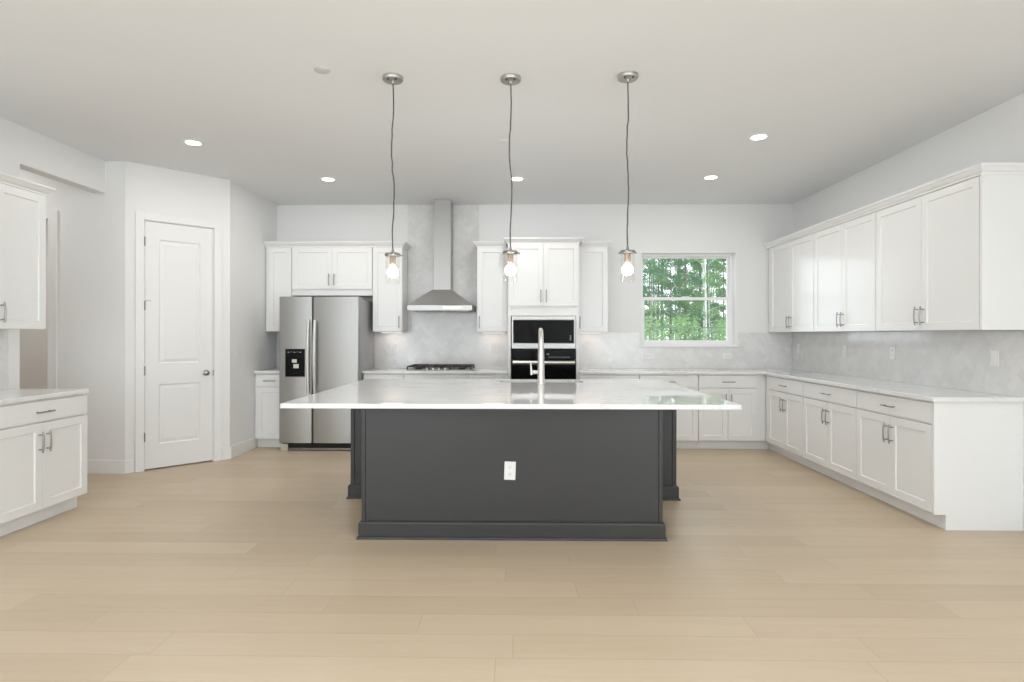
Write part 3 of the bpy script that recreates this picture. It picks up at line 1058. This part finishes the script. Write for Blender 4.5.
MB().box(DE - 0.006, DE + 0.001, -0.002, 0.006, 0.905, 0.965).build('strike_plate', 'nickel', dr)
tag(pantry(MB().box(DS, DE, 0.10, 0.14, 0, DH), 'pantry_shade_sheet', 'dark'), 'dark sheet standing in for the shade inside the pantry, behind the door', 'wall', kind='structure')  # shade of the pantry interior put in as a dark sheet


# ------------------------------------------------------------------ outlets and switches
def plate(name, label, cat, loc, rotz, w=0.072, h=0.116, kind='outlet', gang=1, tilt=0.0, group=None):
    """Local frame: face towards -y."""
    t = thing(name, label, cat, loc, rotz, group)
    t.rotation_euler = (0, tilt, rotz)
    MB().box(-w / 2, w / 2, -0.007, 0, -h / 2, h / 2).build('face_plate', 'plastic', t, bevel=0.003)
    vert = h > w
    if kind == 'outlet':
        for s in (-1, 1):
            cxx, czz = (0, s * h * 0.19) if vert else (s * w * 0.19, 0)
            r = MB().box(cxx - 0.0165, cxx + 0.0165, -0.009, -0.0068, czz - 0.0165, czz + 0.0165).build('socket', 'plastic', t, bevel=0.004)
            q = MB()
            if vert:
                q.box(cxx - 0.0075, cxx - 0.0055, -0.0093, -0.0088, czz - 0.002, czz + 0.008).box(cxx + 0.0055, cxx + 0.0075, -0.0093, -0.0088, czz - 0.002, czz + 0.008)
                q.box(cxx - 0.002, cxx + 0.002, -0.0093, -0.0088, czz - 0.010, czz - 0.006)
            else:
                q.box(cxx - 0.002, cxx + 0.008, -0.0093, -0.0088, czz - 0.0075, czz - 0.0055).box(cxx - 0.002, cxx + 0.008, -0.0093, -0.0088, czz + 0.0055, czz + 0.0075)
                q.box(cxx - 0.010, cxx - 0.006, -0.0093, -0.0088, czz - 0.002, czz + 0.002)
            q.build('slots', 'dark', r)
    else:
        MB().box(-0.0165, 0.0165, -0.011, -0.0068, -0.033, 0.033).build('rocker', 'plastic', t, bevel=0.003)
    return t


plate('wall_outlet', 'white outlet sitting slightly crooked on the dark island panel', 'outlet', (-0.0625, 3.7595, 0.447), 0, 0.074, 0.120, tilt=0.035)
YT, XT = YB - 0.0092, XR - 0.0092
plate('wall_outlet', 'white sideways outlet on the tiles under the left half of the window', 'outlet', (1.644, YT, 1.072), 0, 0.116, 0.072)
plate('wall_outlet', 'white sideways outlet on the tiles under the right edge of the window', 'outlet', (2.63, YT, 1.072), 0, 0.116, 0.072)
plate('wall_outlet', 'white outlet on the tiles left of the cooktop', 'outlet', (-1.619, YT, 1.155), 0)
plate('wall_outlet', 'white outlet on the tiles between the cooktop and the oven tower', 'outlet', (-0.315, YT, 1.165), 0)
plate('wall_outlet', 'white outlet on the right tiles nearest the window corner', 'outlet', (XT, 7.12, 1.175), -PI / 2)
plate('wall_outlet', 'white outlet on the right tiles, second from the window corner', 'outlet', (XT, 6.108, 1.168), -PI / 2)
plate('wall_outlet', 'white outlet on the right tiles, third from the window corner', 'outlet', (XT, 5.334, 1.175), -PI / 2)
plate('light_switch', 'white rocker plate at the open end of the right backsplash', 'switch', (XT, 4.197, 1.172), -PI / 2, kind='switch')
plate('light_switch', 'white light switch on the wall between pantry door and refrigerator', 'switch', (XS + 0.0003, 6.255, 1.15), PI / 2, kind='switch')
plate('wall_outlet', 'white outlet on the tiles above the left counter', 'outlet', (XL + 0.0092, 4.16, 1.16), PI / 2, 0.10, 0.116)


# ------------------------------------------------------------------ ceiling fixtures
def downlight(label, x, y, group='recessed downlights'):
    t = thing('recessed_downlight', label, 'ceiling light', (x, y, CEIL), 0, group)
    MB().lathe([(0.088, 0.0), (0.088, -0.004), (0.080, -0.008), (0.062, -0.006), (0.060, -0.001)], seg=32, cap0=False, cap1=False).build('trim_ring', 'plastic', t, smooth=True)
    MB().lathe([(0.0, -0.004), (0.061, -0.004)], seg=32, cap0=False, cap1=False).build('lens', 'lens', t)
    area_light('lamp', (0, 0, -0.012), (0, 0, 0), 0.14, 0.14, 7, (1.0, 0.985, 0.96), t, 'DISK')
    return t


downlight('glowing recessed ceiling light in front of the pantry door', -2.83, 4.93)
downlight('glowing recessed ceiling light in front of the refrigerator', -2.05, 6.10)
downlight('glowing recessed ceiling light in front of the oven tower, behind the middle pendant cord', -0.031, 6.10)
downlight('glowing recessed ceiling light above the right aisle, nearest the right cabinets', 2.0, 4.83)
downlight('glowing recessed ceiling light in front of the window', 2.01, 6.06)
for lab, x, y, mt in (('small grey disc standing in for a blur spot on the ceiling left of the pendants', -1.245, 3.586, 'fridge_side'),  # grey disc put in for a blur spot, no real fitting
                      ('small flush white cover plate on the ceiling behind the middle pendant cord', -0.135, 4.927, 'ceiling')):
    mt2 = M['ceiling'] if mt == 'ceiling' else plain('grey_disc_paint', (0.66, 0.655, 0.645, 1), 0.6)
    o = MB().lathe([(0.05, 0.0), (0.05, -0.003), (0.046, -0.005), (0.0, -0.006)], (0, 0, 0), 32, cap1=False).build('ceiling_disc', mt2, smooth=True, loc=(x, y, CEIL))
    tag(o, lab, 'cover plate')


def pendant(label, x, y, zc, seed):
    rr = random.Random(seed)
    t = thing('pendant_lamp', label, 'pendant lamp', (x, y, CEIL), 0, 'pendant lamps over the island')
    MB().lathe([(0.066, 0.0), (0.067, -0.016), (0.062, -0.024), (0.012, -0.027), (0.009, -0.042), (0.0, -0.042)], seg=32, cap1=False).build('canopy', 'canopy', t, smooth=True)
    for a in (-2.2, -0.95):
        MB().lathe([(0.006, -0.022), (0.006, -0.032), (0.0, -0.033)], (0.043 * math.cos(a), 0.043 * math.sin(a), 0), 10, cap1=False).build('canopy_screw', 'cord', t, smooth=True)
    zb = zc - CEIL
    pts = []
    N = 26
    for k in range(N):
        s = k / (N - 1)
        amp = 0.009 * math.sin(PI * s)
        pts.append((amp * math.sin(11 * s + rr.uniform(0, 1)) + 0.01 * (s - 1) * 0, amp * math.cos(9 * s), -0.035 + (zb + 0.035 + 0.02) * s))
    MB().tube(pts, 0.0042, 8).build('cord', 'cord', t, smooth=True)
    MB().lathe([(0.007, zb + 0.035), (0.010, zb + 0.012), (0.047, zb + 0.008), (0.051, zb + 0.002), (0.051, zb - 0.008), (0.046, zb - 0.010)], seg=32).build('cap', 'nickel', t, smooth=True)
    for q in range(3):
        a = 0.35 + q * 2 * PI / 3
        c_, s_ = math.cos(a), math.sin(a)
        MB().tube([(0.045 * c_, 0.045 * s_, zb - 0.003), (0.064 * c_, 0.064 * s_, zb - 0.003)], 0.0055, 10).build('thumb_screw', 'nickel', t, smooth=True)
    MB().lathe([(0.020, zb - 0.010), (0.021, zb - 0.060), (0.016, zb - 0.077)], seg=20).build('socket', 'socket', t, smooth=True)
    MB().lathe([(0.0455, zb - 0.010), (0.0455, zb - 0.190), (0.0430, zb - 0.190), (0.0430, zb - 0.010)], seg=32, cap0=False, cap1=False).build('glass_shade', 'shade', t, smooth=True)
    b0 = zb
    MB().lathe([(0.013, b0 - 0.076), (0.018, b0 - 0.082), (0.027, b0 - 0.090), (0.034, b0 - 0.104), (0.0355, b0 - 0.116), (0.032, b0 - 0.132), (0.020, b0 - 0.145), (0.0, b0 - 0.149)], seg=24, cap1=False).build('bulb', 'bulb', t, smooth=True)
    return t


pendant('clear glass pendant lamp over the island, hanging just left of the range hood', -0.82, 3.69, 1.854, 1)
pendant('clear glass pendant lamp over the middle of the island, in front of the oven tower', -0.06, 3.705, 1.870, 2)
pendant('clear glass pendant lamp over the island, hanging just left of the window', 0.69, 3.68, 1.869, 3)

# under-cabinet light bars
for lab, x0, x1 in (('slim warm light bar under the cabinet left of the hood', -1.75, -1.47),
                    ('slim warm light bar under the cabinet between hood and oven tower', -0.48, -0.18),
                    ('slim warm light bar under the cabinet right of the oven tower', 0.74, 1.03)):
    t = thing('light_bar', lab, 'light bar', ((x0 + x1) / 2, 7.20, UZ0))
    hw = (x1 - x0) / 2
    MB().box(-hw, hw, -0.015, 0.015, -0.012, 0).build('housing', 'plastic', t, bevel=0.002)
    MB().box(-hw + 0.01, hw - 0.01, -0.010, 0.010, -0.014, -0.012).build('diffuser', 'led', t)
    area_light('lamp', (0, 0, -0.018), (0, 0, 0), hw * 1.9, 0.02, 0.16, (1.0, 0.82, 0.68), t)

# added light without a fixture, brightens the room behind the passage doorway
area_light('added_back_room_fill', (-5.2, 6.6, 2.9), (0, 0, 0), 0.3, 0.3, 16, (1.0, 0.93, 0.86), None, 'DISK')

# added light without a fixture, brightens the passage wall
area_light('added_passage_fill', (-4.95, 4.98, 2.985), (0, 0, 0), 0.14, 0.14, 5, (1.0, 0.97, 0.93), None, 'DISK')

# ------------------------------------------------------------------ outside: yard, fence, pine wood
struct(MB().box(-25, 60, YB + T + 0.02, 75, -0.6, -0.35), 'ground', 'soil', 'forest floor beyond the window', 'ground')
fe = thing('metal_fence', 'dark metal fence across the yard beyond the window', 'fence', (6, 15.0, -0.35))
m = MB()
for x in range(-9, 12, 2):
    m.box(x - 0.02, x + 0.02, -0.02, 0.02, 0, 1.92)
m.build('posts', 'fence', fe)
MB().box(-9, 11, -0.012, 0.012, 1.87, 1.895).box(-9, 11, -0.018, 0.018, 0.15, 0.19).build('rail', 'fence', fe)
m = MB()
for k in range(0, 200):
    m.box(-9 + k * 0.1 - 0.003, -9 + k * 0.1 + 0.003, -0.003, 0.003, 0.19, 1.86)
m.build('mesh', 'fence', fe)


def leaf_cloud(bm, rr, centre, rad, n, size):
    for _ in range(n):
        while True:
            p = Vector((rr.uniform(-1, 1), rr.uniform(-1, 1), rr.uniform(-1, 1)))
            if p.length < 1:
                break
        p = Vector(centre) + Vector((p.x * rad[0], p.y * rad[1], p.z * rad[2]))
        a = Vector((rr.gauss(0, 1), rr.gauss(0, 1), rr.gauss(0, 1))).normalized()
        b = a.orthogonal().normalized()
        b.rotate(Matrix.Rotation(rr.uniform(0, 6.28), 3, a))
        s = size * rr.uniform(0.6, 1.4)
        v = [bm.verts.new(p + a * s * k1 + b * s * 0.42 * k2) for k1, k2 in ((-1, 0), (0, -1), (1, 0), (0, 1))]
        bm.faces.new(v)


def pine_kind(seed, pale):
    rr = random.Random(seed)
    t = thing('pine_tree', 'tree of the pine wood beyond the window', 'tree', (0, 0, -0.35), 0, 'trees of the wood beyond the window')
    H = rr.uniform(11, 14)
    r0 = rr.uniform(0.035, 0.06)
    pts, rs = [], []
    bx, by = rr.uniform(-.10, .10), rr.uniform(-.10, .10)
    for k in range(9):
        s = k / 8
        pts.append((bx * math.sin(s * 2.6), by * math.sin(s * 3), H * s))
        rs.append(r0 * (1 - 0.75 * s))
    m = MB().tube(pts, rs, 10)
    f = bmesh.new()
    for k in range(rr.randint(32, 38)):
        z = rr.uniform(1.8, H)
        a = rr.uniform(0, 6.28)
        L = rr.uniform(0.4, 1.5) * (1.0 if z < 7 else 0.8)
        e = Vector((math.cos(a) * L, math.sin(a) * L, z + rr.uniform(0.0, 0.6)))
        m.tube([(bx * math.sin(z / H * 2.6), by * math.sin(z / H * 3), z), e * 0.55 + Vector((0, 0, z * 0.45 + 0.05)), e], [0.013, 0.009, 0.005], 5)
        leaf_cloud(f, rr, e, (0.36, 0.36, 0.26), 105, 0.055)
        leaf_cloud(f, rr, e * 0.72 + Vector((0, 0, z * 0.28)), (0.28, 0.28, 0.18), 40, 0.05)
    m.build('trunk', 'bark_l' if pale else 'bark', t, smooth=True)
    mb = MB()
    mb.bm.free()
    mb.bm = f
    me = bpy.data.meshes.new('foliage')
    f.to_mesh(me)
    f.free()
    me.materials.append(M['leaf_a' if not pale else 'leaf_b'])
    o = bpy.data.objects.new('foliage', me)
    COL.objects.link(o)
    o.parent = t
    return t


kinds = [pine_kind(20 + k, k % 2 == 0) for k in range(6)]
rr = random.Random(11)
spots = []
tries = 0
while len(spots) < 190 and tries < 20000:
    tries += 1
    y = 25 + 32 * rr.random() ** 0.8
    x = y * rr.uniform(-0.12, 0.58)
    if all((x - a) ** 2 + (y - b) ** 2 > 0.9 for a, b in spots):
        spots.append((x, y))
for k, (x, y) in enumerate(spots):
    o = kinds[k] if k < 6 else copy_tree(kinds[k % 6])
    o.location = (x, y, -0.35)
    o.rotation_euler = (0, 0, rr.uniform(0, 6.28))
    s = rr.uniform(0.8, 1.15)
    o.scale = (s, s, s)
bmu = bmesh.new()
for k in range(760):
    y = 17 + 55 * rr.random()
    x = y * rr.uniform(-0.12, 0.58)
    leaf_cloud(bmu, rr, (x, y, rr.uniform(-0.1, 0.8 + 0.045 * y)), (0.7, 0.7, 0.5), 110, 0.07)
me = bpy.data.meshes.new('undergrowth')
bmu.to_mesh(me)
bmu.free()
me.materials.append(M['leaf_b'])
o = bpy.data.objects.new('undergrowth', me)
COL.objects.link(o)
tag(o, 'bright green undergrowth between the pines beyond the window', 'undergrowth', kind='stuff')
